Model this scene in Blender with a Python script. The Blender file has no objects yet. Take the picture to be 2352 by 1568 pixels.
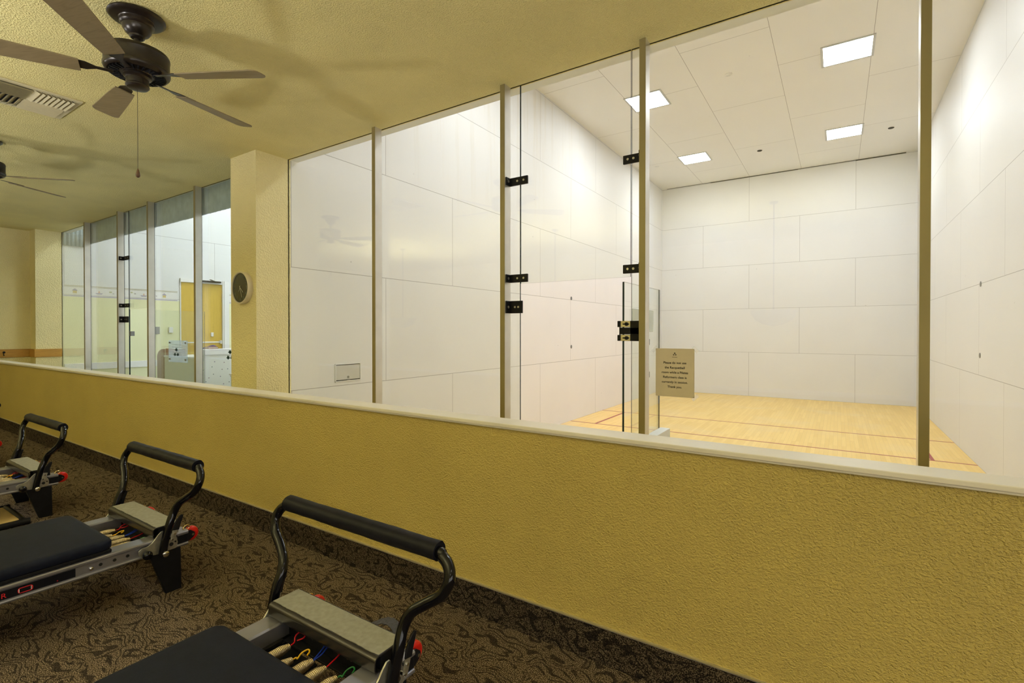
import bpy, bmesh, math, random
from mathutils import Vector, Matrix
random.seed(7)
R=math.radians
scene=bpy.context.scene
col=scene.collection

# ------------------------------------------------------------ dimensions
CAM_Z=1.80          # above the court / corridor floor
FL=0.50             # raised exercise floor
CEIL=3.471          # ceiling of the exercise room and corridor
GY=2.873            # glass plane
WY=1.819            # half wall face
XL,XR=-4.49,1.577   # racquetball court side walls
CY=15.2; CZ=6.10    # court front wall and ceiling
LX0,LX1=-10.99,-4.93 # second court

# ------------------------------------------------------------ materials
def mat(name):
    m=bpy.data.materials.new(name); m.use_nodes=True
    nt=m.node_tree; nt.nodes.clear()
    out=nt.nodes.new('ShaderNodeOutputMaterial')
    return m,nt,out
def N(nt,t,**kw):
    n=nt.nodes.new(t)
    for k,v in kw.items():
        if k in n.inputs: n.inputs[k].default_value=v
        else: setattr(n,k,v)
    return n
def L(nt,a,b): nt.links.new(a,b)
def rgba(c): return (c[0],c[1],c[2],1)
def mathn(nt,op,a,b=None,c=None):
    n=nt.nodes.new('ShaderNodeMath'); n.operation=op
    for i,v in enumerate((a,b,c)):
        if v is None: continue
        if isinstance(v,(int,float)): n.inputs[i].default_value=v
        else: nt.links.new(v,n.inputs[i])
    return n.outputs[0]
def mix(nt,f,a,b,bt='MIX'):
    n=nt.nodes.new('ShaderNodeMix'); n.data_type='RGBA'; n.blend_type=bt
    if isinstance(f,(int,float)): n.inputs[0].default_value=f
    else: nt.links.new(f,n.inputs[0])
    for i,v in ((6,a),(7,b)):
        if isinstance(v,tuple): n.inputs[i].default_value=rgba(v)
        else: nt.links.new(v,n.inputs[i])
    return n.outputs[2]
def ramp(nt,fac,stops):
    n=nt.nodes.new('ShaderNodeValToRGB')
    while len(n.color_ramp.elements)<len(stops): n.color_ramp.elements.new(.5)
    for e,(p,c) in zip(n.color_ramp.elements,stops):
        e.position=p; e.color=rgba(c) if isinstance(c,tuple) else (c,c,c,1)
    nt.links.new(fac,n.inputs[0]); return n.outputs[0]
def objc(nt): return nt.nodes.new('ShaderNodeTexCoord').outputs['Object']

def simple(name,color,rough=.5,metal=0,var=.08,scale=30,bump=0,bscale=200,spec=.5,coat=0):
    m,nt,out=mat(name)
    p=N(nt,'ShaderNodeBsdfPrincipled',Roughness=rough,Metallic=metal)
    p.inputs['Specular IOR Level'].default_value=spec
    p.inputs['Coat Weight'].default_value=coat
    co=objc(nt)
    nz=N(nt,'ShaderNodeTexNoise',Scale=scale,Detail=3.0); L(nt,co,nz.inputs['Vector'])
    dark=tuple(c*(1-var) for c in color); lite=tuple(min(1,c*(1+var)) for c in color)
    c=ramp(nt,nz.outputs['Fac'],[(.3,dark),(.7,lite)])
    L(nt,c,p.inputs['Base Color'])
    if bump:
        b=N(nt,'ShaderNodeTexNoise',Scale=bscale,Detail=2.0); L(nt,co,b.inputs['Vector'])
        bn=N(nt,'ShaderNodeBump',Strength=1.0,Distance=bump); L(nt,b.outputs['Fac'],bn.inputs['Height'])
        L(nt,bn.outputs['Normal'],p.inputs['Normal'])
    L(nt,p.outputs[0],out.inputs[0]); return m

def stucco(name,color,scale=75,dist=.006,rough=.62,stretch=(1,1,1),stain=.06):
    m,nt,out=mat(name)
    p=N(nt,'ShaderNodeBsdfPrincipled',Roughness=rough)
    p.inputs['Specular IOR Level'].default_value=.35
    co=objc(nt)
    big=N(nt,'ShaderNodeTexNoise',Scale=1.6,Detail=4.0); L(nt,co,big.inputs['Vector'])
    c=ramp(nt,big.outputs['Fac'],[(.3,tuple(x*(1-stain) for x in color)),(.7,tuple(min(1,x*(1+stain)) for x in color))])
    L(nt,c,p.inputs['Base Color'])
    mp=N(nt,'ShaderNodeMapping'); mp.inputs['Scale'].default_value=stretch; L(nt,co,mp.inputs[0])
    n1=N(nt,'ShaderNodeTexNoise',Scale=scale,Detail=2.5,Roughness=.55); L(nt,mp.outputs[0],n1.inputs['Vector'])
    r=ramp(nt,n1.outputs['Fac'],[(.40,0.0),(.62,1.0)])
    n2=N(nt,'ShaderNodeTexNoise',Scale=scale*3,Detail=2.0); L(nt,mp.outputs[0],n2.inputs['Vector'])
    h=mathn(nt,'ADD',r,mathn(nt,'MULTIPLY',n2.outputs['Fac'],.35))
    b=N(nt,'ShaderNodeBump',Strength=1.0,Distance=dist); L(nt,h,b.inputs['Height'])
    L(nt,b.outputs['Normal'],p.inputs['Normal'])
    L(nt,p.outputs[0],out.inputs[0]); return m

def court_panel(name,horiz,shift,roww=1.215,zaxis=True,base=(.82,.81,.80),stains=False,lower=None,rowshift=0,seam=(.38,.37,.36)):
    """white laminate court panels; joint grid drawn along (horiz axis, z)"""
    m,nt,out=mat(name)
    p=N(nt,'ShaderNodeBsdfPrincipled',Roughness=.50)
    p.inputs['Specular IOR Level'].default_value=.25
    co=objc(nt); s=N(nt,'ShaderNodeSeparateXYZ'); L(nt,co,s.inputs[0])
    a=mathn(nt,'ADD',s.outputs[horiz],shift)
    z=s.outputs['Z'] if zaxis else mathn(nt,'ADD',s.outputs['X'],rowshift)
    cb=N(nt,'ShaderNodeCombineXYZ'); L(nt,a,cb.inputs[0]); L(nt,z,cb.inputs[1])
    br=N(nt,'ShaderNodeTexBrick'); br.offset=.5; br.offset_frequency=2
    br.inputs['Scale'].default_value=1; br.inputs['Brick Width'].default_value=2.44
    br.inputs['Row Height'].default_value=roww; br.inputs['Mortar Size'].default_value=.0032
    br.inputs['Mortar Smooth'].default_value=0
    br.inputs['Color1'].default_value=rgba(base); br.inputs['Color2'].default_value=rgba(tuple(x*.985 for x in base))
    br.inputs['Mortar'].default_value=rgba(seam)
    L(nt,cb.outputs[0],br.inputs['Vector'])
    c=br.outputs['Color']
    nz=N(nt,'ShaderNodeTexNoise',Scale=.9,Detail=5.0); L(nt,co,nz.inputs['Vector'])
    c=mix(nt,.5,c,ramp(nt,nz.outputs['Fac'],[(.25,(.9,.9,.91)),(.75,(1,1,1))]),'MULTIPLY')
    if lower:
        f=mathn(nt,'LESS_THAN',s.outputs['Z'],lower[0]); c=mix(nt,f,c,lower[1])
    # scuffs
    sc=N(nt,'ShaderNodeTexVoronoi',Scale=2.2); L(nt,co,sc.inputs['Vector'])
    f=mathn(nt,'LESS_THAN',sc.outputs['Distance'],.022)
    c=mix(nt,mathn(nt,'MULTIPLY',f,.5),c,(.25,.25,.25))
    if stains:
        mp=N(nt,'ShaderNodeMapping'); mp.inputs['Scale'].default_value=(1,2.6,.12); L(nt,co,mp.inputs[0])
        st=N(nt,'ShaderNodeTexNoise',Scale=2.2,Detail=5.0,Roughness=.7); L(nt,mp.outputs[0],st.inputs['Vector'])
        f=ramp(nt,st.outputs['Fac'],[(.52,0.0),(.72,1.0)])
        up=N(nt,'ShaderNodeMapRange'); up.inputs[1].default_value=3.3; up.inputs[2].default_value=5.2; L(nt,s.outputs['Z'],up.inputs[0])
        nr=N(nt,'ShaderNodeMapRange'); nr.inputs[1].default_value=10.5; nr.inputs[2].default_value=7.0; L(nt,s.outputs['Y'],nr.inputs[0])
        f=mathn(nt,'MULTIPLY',mathn(nt,'MULTIPLY',f,up.outputs[0]),mathn(nt,'MULTIPLY',nr.outputs[0],.55))
        c=mix(nt,f,c,(.62,.54,.38))
    L(nt,c,p.inputs['Base Color'])
    L(nt,p.outputs[0],out.inputs[0]); return m

def carpet(name,dark=.0):
    m,nt,out=mat(name)
    p=N(nt,'ShaderNodeBsdfPrincipled',Roughness=.95); p.inputs['Specular IOR Level'].default_value=.1
    co=objc(nt)
    # warped short strokes
    wn=N(nt,'ShaderNodeTexNoise',Scale=7.0,Detail=1.0); L(nt,co,wn.inputs['Vector'])
    vm=nt.nodes.new('ShaderNodeVectorMath'); vm.operation='MULTIPLY_ADD'
    L(nt,wn.outputs['Color'],vm.inputs[0]); vm.inputs[1].default_value=(.14,.14,.14); L(nt,co,vm.inputs[2])
    mp=N(nt,'ShaderNodeMapping'); mp.inputs['Scale'].default_value=(.62,1.5,1); mp.inputs['Rotation'].default_value=(0,0,.35)
    L(nt,vm.outputs[0],mp.inputs[0])
    vo=N(nt,'ShaderNodeTexNoise',Scale=6.5,Detail=1.0,Distortion=.9); L(nt,mp.outputs[0],vo.inputs['Vector'])
    sy=N(nt,'ShaderNodeSeparateXYZ'); L(nt,mp.outputs[0],sy.inputs[0])
    fr=mathn(nt,'FRACT',mathn(nt,'ADD',mathn(nt,'MULTIPLY',vo.outputs['Fac'],7.0),mathn(nt,'ADD',mathn(nt,'MULTIPLY',sy.outputs['Y'],17.0),mathn(nt,'MULTIPLY',sy.outputs['Z'],19.0))))
    ab=mathn(nt,'ABSOLUTE',mathn(nt,'SUBTRACT',fr,.5))
    line=ramp(nt,ab,[(.12,1.0),(.19,0.0)])
    gate=N(nt,'ShaderNodeTexNoise',Scale=17.0,Detail=1.0); L(nt,co,gate.inputs['Vector'])
    g=ramp(nt,gate.outputs['Fac'],[(.35,0.0),(.43,1.0)])
    line=mathn(nt,'MULTIPLY',line,g)
    sp=N(nt,'ShaderNodeTexNoise',Scale=250.0,Detail=1.0); L(nt,co,sp.inputs['Vector'])
    k=1-dark
    spk=ramp(nt,sp.outputs['Fac'],[(.38,(.017*k,.013*k,.012*k)),(.50,(.095*k,.070*k,.050*k)),(.62,(.34*k,.26*k,.18*k))])
    c=mix(nt,mathn(nt,'MULTIPLY',line,.78),spk,(.010*k,.008*k,.010*k))
    L(nt,c,p.inputs['Base Color'])
    b=N(nt,'ShaderNodeBump',Strength=.7,Distance=.003); L(nt,sp.outputs['Fac'],b.inputs['Height']); L(nt,b.outputs['Normal'],p.inputs['Normal'])
    L(nt,p.outputs[0],out.inputs[0]); return m

def maple(name):
    m,nt,out=mat(name)
    p=N(nt,'ShaderNodeBsdfPrincipled',Roughness=.42); p.inputs['Specular IOR Level'].default_value=.25
    co=objc(nt); s=N(nt,'ShaderNodeSeparateXYZ'); L(nt,co,s.inputs[0])
    cb=N(nt,'ShaderNodeCombineXYZ'); L(nt,s.outputs['Y'],cb.inputs[0]); L(nt,s.outputs['X'],cb.inputs[1])
    br=N(nt,'ShaderNodeTexBrick'); br.offset=.37; br.offset_frequency=3
    for k,v in {'Scale':1,'Brick Width':.85,'Row Height':.057,'Mortar Size':.0008,'Mortar Smooth':0.1,'Bias':-.1}.items(): br.inputs[k].default_value=v
    br.inputs['Color1'].default_value=(.92,.66,.25,1); br.inputs['Color2'].default_value=(.84,.58,.20,1); br.inputs['Mortar'].default_value=(.58,.40,.18,1)
    L(nt,cb.outputs[0],br.inputs['Vector'])
    mp=N(nt,'ShaderNodeMapping'); mp.inputs['Scale'].default_value=(30,1.5,1); L(nt,co,mp.inputs[0])
    g=N(nt,'ShaderNodeTexNoise',Scale=3.0,Detail=4.0); L(nt,mp.outputs[0],g.inputs['Vector'])
    c=mix(nt,.6,br.outputs['Color'],ramp(nt,g.outputs['Fac'],[(.3,(.94,.93,.9)),(.7,(1,1,1))]),'MULTIPLY')
    n=N(nt,'ShaderNodeTexNoise',Scale=1.2,Detail=4.0); L(nt,co,n.inputs['Vector'])
    c=mix(nt,ramp(nt,n.outputs['Fac'],[(.5,0.0),(.75,.35)]),c,(.82,.68,.45))
    L(nt,c,p.inputs['Base Color']); L(nt,p.outputs[0],out.inputs[0]); return m

def wood(name,c1,c2,axis='Y',rough=.4):
    m,nt,out=mat(name)
    p=N(nt,'ShaderNodeBsdfPrincipled',Roughness=rough)
    co=objc(nt); mp=N(nt,'ShaderNodeMapping')
    mp.inputs['Scale'].default_value={'Y':(14,1.2,14),'X':(1.2,14,14),'Z':(14,14,1.2)}[axis]; L(nt,co,mp.inputs[0])
    n=N(nt,'ShaderNodeTexNoise',Scale=2.5,Detail=6.0,Distortion=1.2); L(nt,mp.outputs[0],n.inputs['Vector'])
    c=ramp(nt,n.outputs['Fac'],[(.3,c1),(.55,c2),(.7,c1)])
    L(nt,c,p.inputs['Base Color']); L(nt,p.outputs[0],out.inputs[0]); return m

def glass(name,tint=(.95,.973,.965),haze=.0):
    m,nt,out=mat(name)
    t=N(nt,'ShaderNodeBsdfTransparent'); t.inputs[0].default_value=rgba(tint)
    g=N(nt,'ShaderNodeBsdfGlossy',Roughness=0.0); g.inputs[0].default_value=(1,1,1,1)
    lw=N(nt,'ShaderNodeLayerWeight',Blend=.5)
    f5=mathn(nt,'POWER',lw.outputs['Facing'],5.0)
    f=mathn(nt,'MULTIPLY_ADD',f5,.92,.04)
    mx=N(nt,'ShaderNodeMixShader'); L(nt,f,mx.inputs[0]); L(nt,t.outputs[0],mx.inputs[1]); L(nt,g.outputs[0],mx.inputs[2])
    o=mx.outputs[0]
    if haze:
        d=N(nt,'ShaderNodeBsdfTranslucent'); d.inputs[0].default_value=(.92,.93,.93,1)
        m2=N(nt,'ShaderNodeMixShader'); m2.inputs[0].default_value=haze; L(nt,o,m2.inputs[1]); L(nt,d.outputs[0],m2.inputs[2]); o=m2.outputs[0]
    L(nt,o,out.inputs[0]); return m
def emis(name,c,s):
    m,nt,out=mat(name)
    e=N(nt,'ShaderNodeEmission',Strength=s); e.inputs[0].default_value=rgba(c)
    tc=objc(nt); n=N(nt,'ShaderNodeTexNoise',Scale=2.0); L(nt,tc,n.inputs['Vector'])
    c2=mix(nt,.05,c,n.outputs['Color'],'MULTIPLY'); L(nt,c2,e.inputs[0])
    L(nt,e.outputs[0],out.inputs[0]); return m

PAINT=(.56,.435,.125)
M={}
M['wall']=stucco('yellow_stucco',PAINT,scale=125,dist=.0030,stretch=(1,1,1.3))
M['wall_lit']=stucco('yellow_stucco_lit',(.86,.77,.42),scale=70,dist=.0035)  # same yellow paint made paler, strong light on these walls put into the colour
M['ceil']=stucco('ceiling_stucco',(.82,.73,.33),scale=110,dist=.0036,stain=.07)
M['carpet']=carpet('patterned_carpet')
M['carpetbase_dim']=carpet('carpet_base_dim',.6)  # floor carpet darkened, the dimmer light on its upright face painted in
M['backwall']=court_panel('court_panels_x','X',3.30)
M['sidewall']=court_panel('court_panels_y','Y',-9.0,stains=True)
M['sidewall2']=court_panel('court_panels_right','Y',-9.0)
M['courtceil']=court_panel('court_ceiling_panels','Y',-7.9,roww=1.245,zaxis=False,rowshift=.83,base=(.90,.885,.85),seam=(.34,.32,.30))
M['playwall']=court_panel('playroom_wall','Y',-9.0,base=(.80,.81,.80),lower=(2.40,(.80,.80,.50)))
M['playplain']=simple('playroom_white',(.80,.81,.80),.5,var=.02,scale=2)
M['maple']=maple('maple_floor')
M['redline']=simple('red_court_line',(.36,.012,.025),.35,var=.05)
M['ledge']=simple('cream_ledge',(.74,.69,.60),.38,var=.04,scale=6)
M['alu']=simple('mill_aluminium',(.66,.64,.60),.34,metal=.8,var=.05,scale=8)
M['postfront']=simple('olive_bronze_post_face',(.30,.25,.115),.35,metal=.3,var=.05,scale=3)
M['glass']=glass('clear_glass'); M['glassedge']=simple('glass_edge',(.010,.030,.035),.12,var=.2)
M['frost']=glass('frosted_film',(.74,.81,.84),haze=.22)
M['tape']=glass('clear_tape',(.95,.94,.92),haze=.22)
M['black']=simple('black_metal',(.008,.008,.010),.4,var=.2,spec=.2)
M['gloss']=simple('gloss_black_tube',(.004,.004,.006),.10,var=.2,spec=.3,coat=.12)
M['bronze']=simple('dark_bronze',(.020,.014,.010),.32,metal=.25,var=.25,scale=40)
M['blade']=wood('fan_blade_wood',(.20,.155,.08),(.26,.20,.11),'X',.45)
M['pullwood']=simple('dark_pull_wood',(.10,.05,.025),.4)
M['vinyl']=simple('navy_black_vinyl',(.008,.010,.020),.55,var=.15,bump=.0003,bscale=500,spec=.14)
M['vinyl2']=simple('black_vinyl_roll',(.009,.009,.014),.42,var=.15,bump=.0006,bscale=60,spec=.12)
M['rail']=simple('grey_anodised_rail',(.34,.34,.40),.30,metal=.75,var=.05,scale=12)
M['label']=simple('black_label_strip',(.006,.006,.010),.4,var=.1,spec=.2)
M['steel']=simple('worn_plate_steel',(.46,.45,.40),.33,metal=.8,var=.18,scale=50)
M['chrome']=simple('polished_steel',(.75,.75,.74),.12,metal=1,var=.03)
M['brass']=simple('brassy_spring',(.46,.37,.24),.30,metal=.85,var=.08)
M['gold']=simple('brass_ring',(.70,.55,.25),.2,metal=1,var=.05)
M['redw']=simple('red_wheel_rubber',(.62,.012,.008),.3,var=.06)
M['redc']=simple('red_coating',(.60,.01,.02),.3,var=.05); M['bluec']=simple('blue_coating',(.01,.04,.42),.3,var=.05)
M['yelc']=simple('yellow_coating',(.85,.50,.01),.3,var=.05); M['grnc']=simple('green_coating',(.01,.16,.04),.3,var=.05)
M['mat']=simple('grey_grip_mat',(.26,.25,.205),.85,var=.12,scale=60,bump=.0006,bscale=600)
M['channel']=simple('dark_channel_metal',(.060,.055,.055),.25,metal=.7,var=.12,scale=20)
M['strap']=simple('grey_webbing',(.05,.05,.07),.7,var=.3,scale=200)
M['vent']=simple('cream_vent_metal',(.62,.56,.36),.5,var=.03)
M['dark']=simple('dark_void',(.006,.006,.006),.8,var=.1)
M['white']=simple('white_plastic',(.80,.80,.78),.4,var=.02)
M['white2']=simple('white_trim_paint',(.82,.82,.80),.45,var=.02)
M['greybox']=simple('grey_metal_box',(.22,.23,.22),.4,metal=.4,var=.05)
M['disc']=simple('grey_wall_disc',(.16,.16,.16),.4,var=.1)
M['door']=wood('mustard_door_veneer',(.56,.375,.045),(.66,.45,.06),'Z',.4)
M['oak']=wood('oak_rail',(.40,.20,.03),(.55,.30,.05),'Y',.35)
M['paper']=simple('cream_paper',(.62,.54,.40),.8,var=.03,scale=15)
M['ink']=simple('black_ink',(.01,.01,.012),.7,var=.1)
M['green']=simple('dark_green_decal',(.008,.06,.045),.5,var=.1)
M['clockrim']=simple('cream_clock_rim',(.74,.66,.50),.35,var=.03)
M['clockface']=simple('dark_olive_clock_face',(.018,.022,.014),.12,var=.1,coat=.5)
M['clockink']=simple('grey_numerals',(.16,.17,.13),.5,var=.05); M['clockhand']=simple('pale_hand',(.62,.58,.42),.4,var=.03)
M['curtain']=simple('grey_pleated_fabric',(.44,.52,.54),.8,var=.12,scale=12)
M['panelgrey']=simple('access_panel_door',(.60,.59,.55),.3,var=.04,scale=5)
M['desk']=simple('pale_green_laminate',(.66,.68,.55),.4,var=.03)
M['brownwood']=wood('orange_brown_wood',(.30,.11,.03),(.42,.17,.05),'Z',.4)
M['jacket']=simple('blue_purple_cloth',(.06,.06,.22),.8,var=.2)
M['boardwood']=wood('pale_plywood',(.62,.43,.16),(.72,.52,.22),'Y',.35)
M['court_light']=emis('court_light_panel',(.935,.955,1),51)
M['play_light']=emis('play_light_panel',(.95,.99,1),72)
M['room_fill_light']=emis('room_fill_panel',(1,.95,.86),4)
M['fill_shade']=emis('added_window_glow',(1,.96,.88),3.2)
M['fill_uplight']=emis('fill_uplight_lamp',(1,.985,.97),255)
M['lightframe']=simple('light_frame_metal',(.55,.55,.53),.35,metal=.3,var=.04)
M['mark_red']=simple('red_label_print',(.75,.02,.03),.4,var=.03); M['mark_white']=simple('white_label_print',(.8,.8,.8),.4,var=.03)
M['fabric_dot']=None

def dots():
    m,nt,out=mat('polka_dot_panel'); p=N(nt,'ShaderNodeBsdfPrincipled',Roughness=.45)
    co=objc(nt); s=N(nt,'ShaderNodeSeparateXYZ'); L(nt,co,s.inputs[0])
    cb=N(nt,'ShaderNodeCombineXYZ'); L(nt,s.outputs['Y'],cb.inputs[0]); L(nt,s.outputs['Z'],cb.inputs[1])
    v=N(nt,'ShaderNodeTexVoronoi',Scale=8.0,Randomness=.75); v.voronoi_dimensions='2D'; L(nt,cb.outputs[0],v.inputs['Vector'])
    f=mathn(nt,'LESS_THAN',v.outputs['Distance'],.075)
    dc=mix(nt,.88,v.outputs['Color'],(.16,.17,.20))
    c=mix(nt,f,(.74,.75,.70),dc); L(nt,c,p.inputs['Base Color']); L(nt,p.outputs[0],out.inputs[0]); return m
M['dots']=dots()

# ------------------------------------------------------------ mesh helpers
def new(): return bmesh.new()
def link(name,bm,m,parent=None,smooth=False,bev=0,auto=None):
    me=bpy.data.meshes.new(name)
    bmesh.ops.recalc_face_normals(bm,faces=bm.faces[:])
    bm.to_mesh(me); bm.free()
    for k in (m if isinstance(m,(list,tuple)) else [m]): me.materials.append(k)
    if smooth:
        for p in me.polygons: p.use_smooth=True
    o=bpy.data.objects.new(name,me); col.objects.link(o)
    if parent: o.parent=parent
    if bev:
        b=o.modifiers.new('bevel','BEVEL'); b.width=bev; b.segments=2; b.limit_method='ANGLE'; b.angle_limit=R(40)
    if smooth and auto is not False:
        es=o.modifiers.new('split','EDGE_SPLIT'); es.split_angle=R(auto or 42)
    return o
def box(bm,x0,x1,y0,y1,z0,z1,mi=0):
    vs=[bm.verts.new((x,y,z)) for x in (x0,x1) for y in (y0,y1) for z in (z0,z1)]
    for q in ((0,1,3,2),(4,6,7,5),(0,4,5,1),(2,3,7,6),(0,2,6,4),(1,5,7,3)):
        f=bm.faces.new([vs[i] for i in q]); f.material_index=mi
    return vs
def prism(bm,poly,a0,a1,axis='X',mi=0):
    def P(u,v,a):
        return {'X':(a,u,v),'Y':(u,a,v),'Z':(u,v,a)}[axis]
    A=[bm.verts.new(P(u,v,a0)) for u,v in poly]; B=[bm.verts.new(P(u,v,a1)) for u,v in poly]
    n=len(poly); fs=[bm.faces.new(A[::-1]),bm.faces.new(B)]
    for i in range(n): fs.append(bm.faces.new((A[i],A[(i+1)%n],B[(i+1)%n],B[i])))
    for f in fs: f.material_index=mi
def lathe(bm,prof,c=(0,0,0),seg=32,axis='Z',mi=0):
    rings=[]
    for r,h in prof:
        ring=[]
        for i in range(seg):
            a=2*math.pi*i/seg; u,v=r*math.cos(a),r*math.sin(a)
            d={'Z':(u,v,h),'X':(h,u,v),'Y':(u,h,v)}[axis]
            ring.append(bm.verts.new((c[0]+d[0],c[1]+d[1],c[2]+d[2])))
        rings.append(ring)
    for A,B in zip(rings,rings[1:]):
        for i in range(seg):
            f=bm.faces.new((A[i],A[(i+1)%seg],B[(i+1)%seg],B[i])); f.material_index=mi
    for rg in (rings[0],rings[-1]):
        f=bm.faces.new(rg); f.material_index=mi
def spline(pts,n=6,closed=False):
    P=[Vector(p) for p in pts]; out=[]; m=len(P)
    rng=range(m if closed else m-1)
    for i in rng:
        p0=P[(i-1)%m] if (closed or i>0) else P[0]*2-P[1]
        p1=P[i]; p2=P[(i+1)%m]; p3=P[(i+2)%m] if (closed or i+2<m) else P[-1]*2-P[-2]
        for k in range(n):
            t=k/n; t2=t*t; t3=t2*t
            out.append(.5*((2*p1)+(-p0+p2)*t+(2*p0-5*p1+4*p2-p3)*t2+(-p0+3*p1-3*p2+p3)*t3))
    if not closed: out.append(P[-1])
    return out
def tube(bm,pts,r,seg=14,closed=False,mi=0):
    pts=[Vector(p) for p in pts]; n=len(pts); rings=[]
    prev=None
    for i,p in enumerate(pts):
        a=pts[(i-1)%n] if (closed or i>0) else p; b=pts[(i+1)%n] if (closed or i<n-1) else p
        t=(b-a).normalized()
        if prev is None:
            up=Vector((0,0,1)) if abs(t.z)<.9 else Vector((1,0,0)); nrm=t.cross(up).normalized()
        else:
            nrm=(prev-t*prev.dot(t)).normalized()
        prev=nrm; bi=t.cross(nrm)
        rr=r(i/(n-1)) if callable(r) else r
        rings.append([bm.verts.new(p+nrm*rr*math.cos(2*math.pi*k/seg)+bi*rr*math.sin(2*math.pi*k/seg)) for k in range(seg)])
    pairs=list(zip(rings,rings[1:]))+([(rings[-1],rings[0])] if closed else [])
    for A,B in pairs:
        for k in range(seg):
            f=bm.faces.new((A[k],A[(k+1)%seg],B[(k+1)%seg],B[k])); f.material_index=mi
    if not closed:
        bm.faces.new(rings[0]).material_index=mi; bm.faces.new(rings[-1]).material_index=mi
def cyl(bm,c,axis,r,l,seg=20,mi=0): lathe(bm,[(r,-l/2),(r,l/2)],c,seg,axis,mi)
def stroke(path,t):
    """2D centre line -> closed outline of thickness t"""
    n=len(path); up=[]; dn=[]
    for i,p in enumerate(path):
        a=path[max(0,i-1)]; b=path[min(n-1,i+1)]
        dx,dy=b[0]-a[0],b[1]-a[1]; l=math.hypot(dx,dy); nx,ny=-dy/l,dx/l
        up.append((p[0]+nx*t/2,p[1]+ny*t/2)); dn.append((p[0]-nx*t/2,p[1]-ny*t/2))
    return up+dn[::-1]
def empty(name,loc=(0,0,0),rz=0):
    o=bpy.data.objects.new(name,None); col.objects.link(o); o.location=loc; o.rotation_euler=(0,0,rz); o.empty_display_size=.1; return o
def tag(o,label,cat,group=None,kind=None):
    o['label']=label; o['category']=cat
    if group: o['group']=group
    if kind: o['kind']=kind
    return o
def struct(o): o['kind']='structure'; return o
def text(name,s,size,loc,rot,m,parent=None,align='CENTER',ext=.0004,space=1.0,bold=0):
    c=bpy.data.curves.new(name,'FONT'); c.body=s; c.size=size; c.align_x=align; c.extrude=ext; c.space_line=space; c.offset=bold
    t=bpy.data.objects.new(name+'_curve',c); col.objects.link(t)
    bpy.context.view_layer.update()
    me=bpy.data.meshes.new_from_object(t.evaluated_get(bpy.context.evaluated_depsgraph_get()))
    bpy.data.objects.remove(t,do_unlink=True)
    me.transform(Matrix.Translation(loc)@rot)
    me.name=name; me.materials.clear(); me.materials.append(m)
    o=bpy.data.objects.new(name,me); col.objects.link(o)
    if parent: o.parent=parent
    return o
ROTF=Matrix.Rotation(R(90),4,'X')            # facing -Y
ROTX=Matrix.Rotation(R(90),4,'Z')@Matrix.Rotation(R(90),4,'X')   # facing +X

def sbox(name,dims,m,bev=0):
    bm=new(); box(bm,*dims); return struct(link(name,bm,m,bev=bev))

# ------------------------------------------------------------ the setting
X0,X1,YB=-11.27,5.2,-4.2
sbox('floor',(X0-.4,X1,YB,WY+.005,FL-.06,FL),M['carpet'])
sbox('floor_corridor',(X0-.4,X1,WY+.11,GY+.02,-.06,0),M['carpet'])
sbox('floor_court',(XL,XR,GY+.02,CY,-.06,0),M['maple'])
sbox('floor_playroom',(LX0,LX1,GY+.02,CY,FL-.06,FL+.0),simple('playroom_carpet',(.40,.40,.42),.9,var=.1))
sbox('ceiling',(X0-.4,X1,YB,GY+.015,CEIL,CEIL+.12),M['ceil'])
sbox('wall_back',(X0-.4,X1,YB-.12,YB,0,CEIL),M['wall_lit'])
sbox('wall_right',(X1,X1+.12,YB,GY+.02,-.05,CEIL),M['wall'])
sbox('wall_left',(X0-.12,X0,YB,2.538,-.05,CEIL),M['wall_lit'])
sbox('wall_left_pilaster',(X0-.12,LX0,2.538,GY+.0,-.05,CEIL),M['wall_lit'])
sbox('wall_pillar',(LX1,XL,2.547,GY+.02,-.05,CEIL),M['wall_lit'])
sbox('wall_right_pillar',(XR,X1,2.547,GY+.02,-.05,CEIL),M['wall_lit'])
# half wall, its ledge, carpet base
sbox('wall_half',(X0,X1,WY,WY+.10,-.05,1.378),M['wall'])
bm=new(); box(bm,X0,X1,1.80,1.925,1.378,1.395)
box(bm,X0,X1,1.806,1.919,1.370,1.378)
struct(link('trim_1',bm,M['ledge'],bev=.003))
sbox('baseboard_front',(X0,X1,WY-.010,WY,FL,.642),M['carpetbase_dim'])
sbox('trim_2',(X0,X1,WY-.013,WY,.642,.6465),M['alu'])
# court shell
sbox('wall_court_left',(XL-.2,XL,GY+.02,CY+.1,-.05,CZ),M['sidewall'])
sbox('wall_court_right',(XR,XR+.2,GY+.02,CY+.1,-.05,CZ),M['sidewall2'])
sbox('wall_court_front',(XL,XR,CY,CY+.15,-.05,CZ),M['backwall'])
sbox('ceiling_court',(XL-.2,XR+.2,GY+.1,CY+.15,CZ,CZ+.12),M['courtceil'])
sbox('wall_court_bulkhead',(XL-.2,XR+.2,GY+.015,GY+.10,CEIL-.0,CZ),M['playplain'])
# dark settlement gap along the front wall top
bm=new()
for a,b,h in ((-4.35,-3.1,.012),(-3.1,-.9,.022),(-.9,.35,.016),(.35,1.35,.028)): box(bm,a,b,CY-.006,CY,CZ-h,CZ-.002)
struct(link('trim_3',bm,M['dark']))
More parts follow.
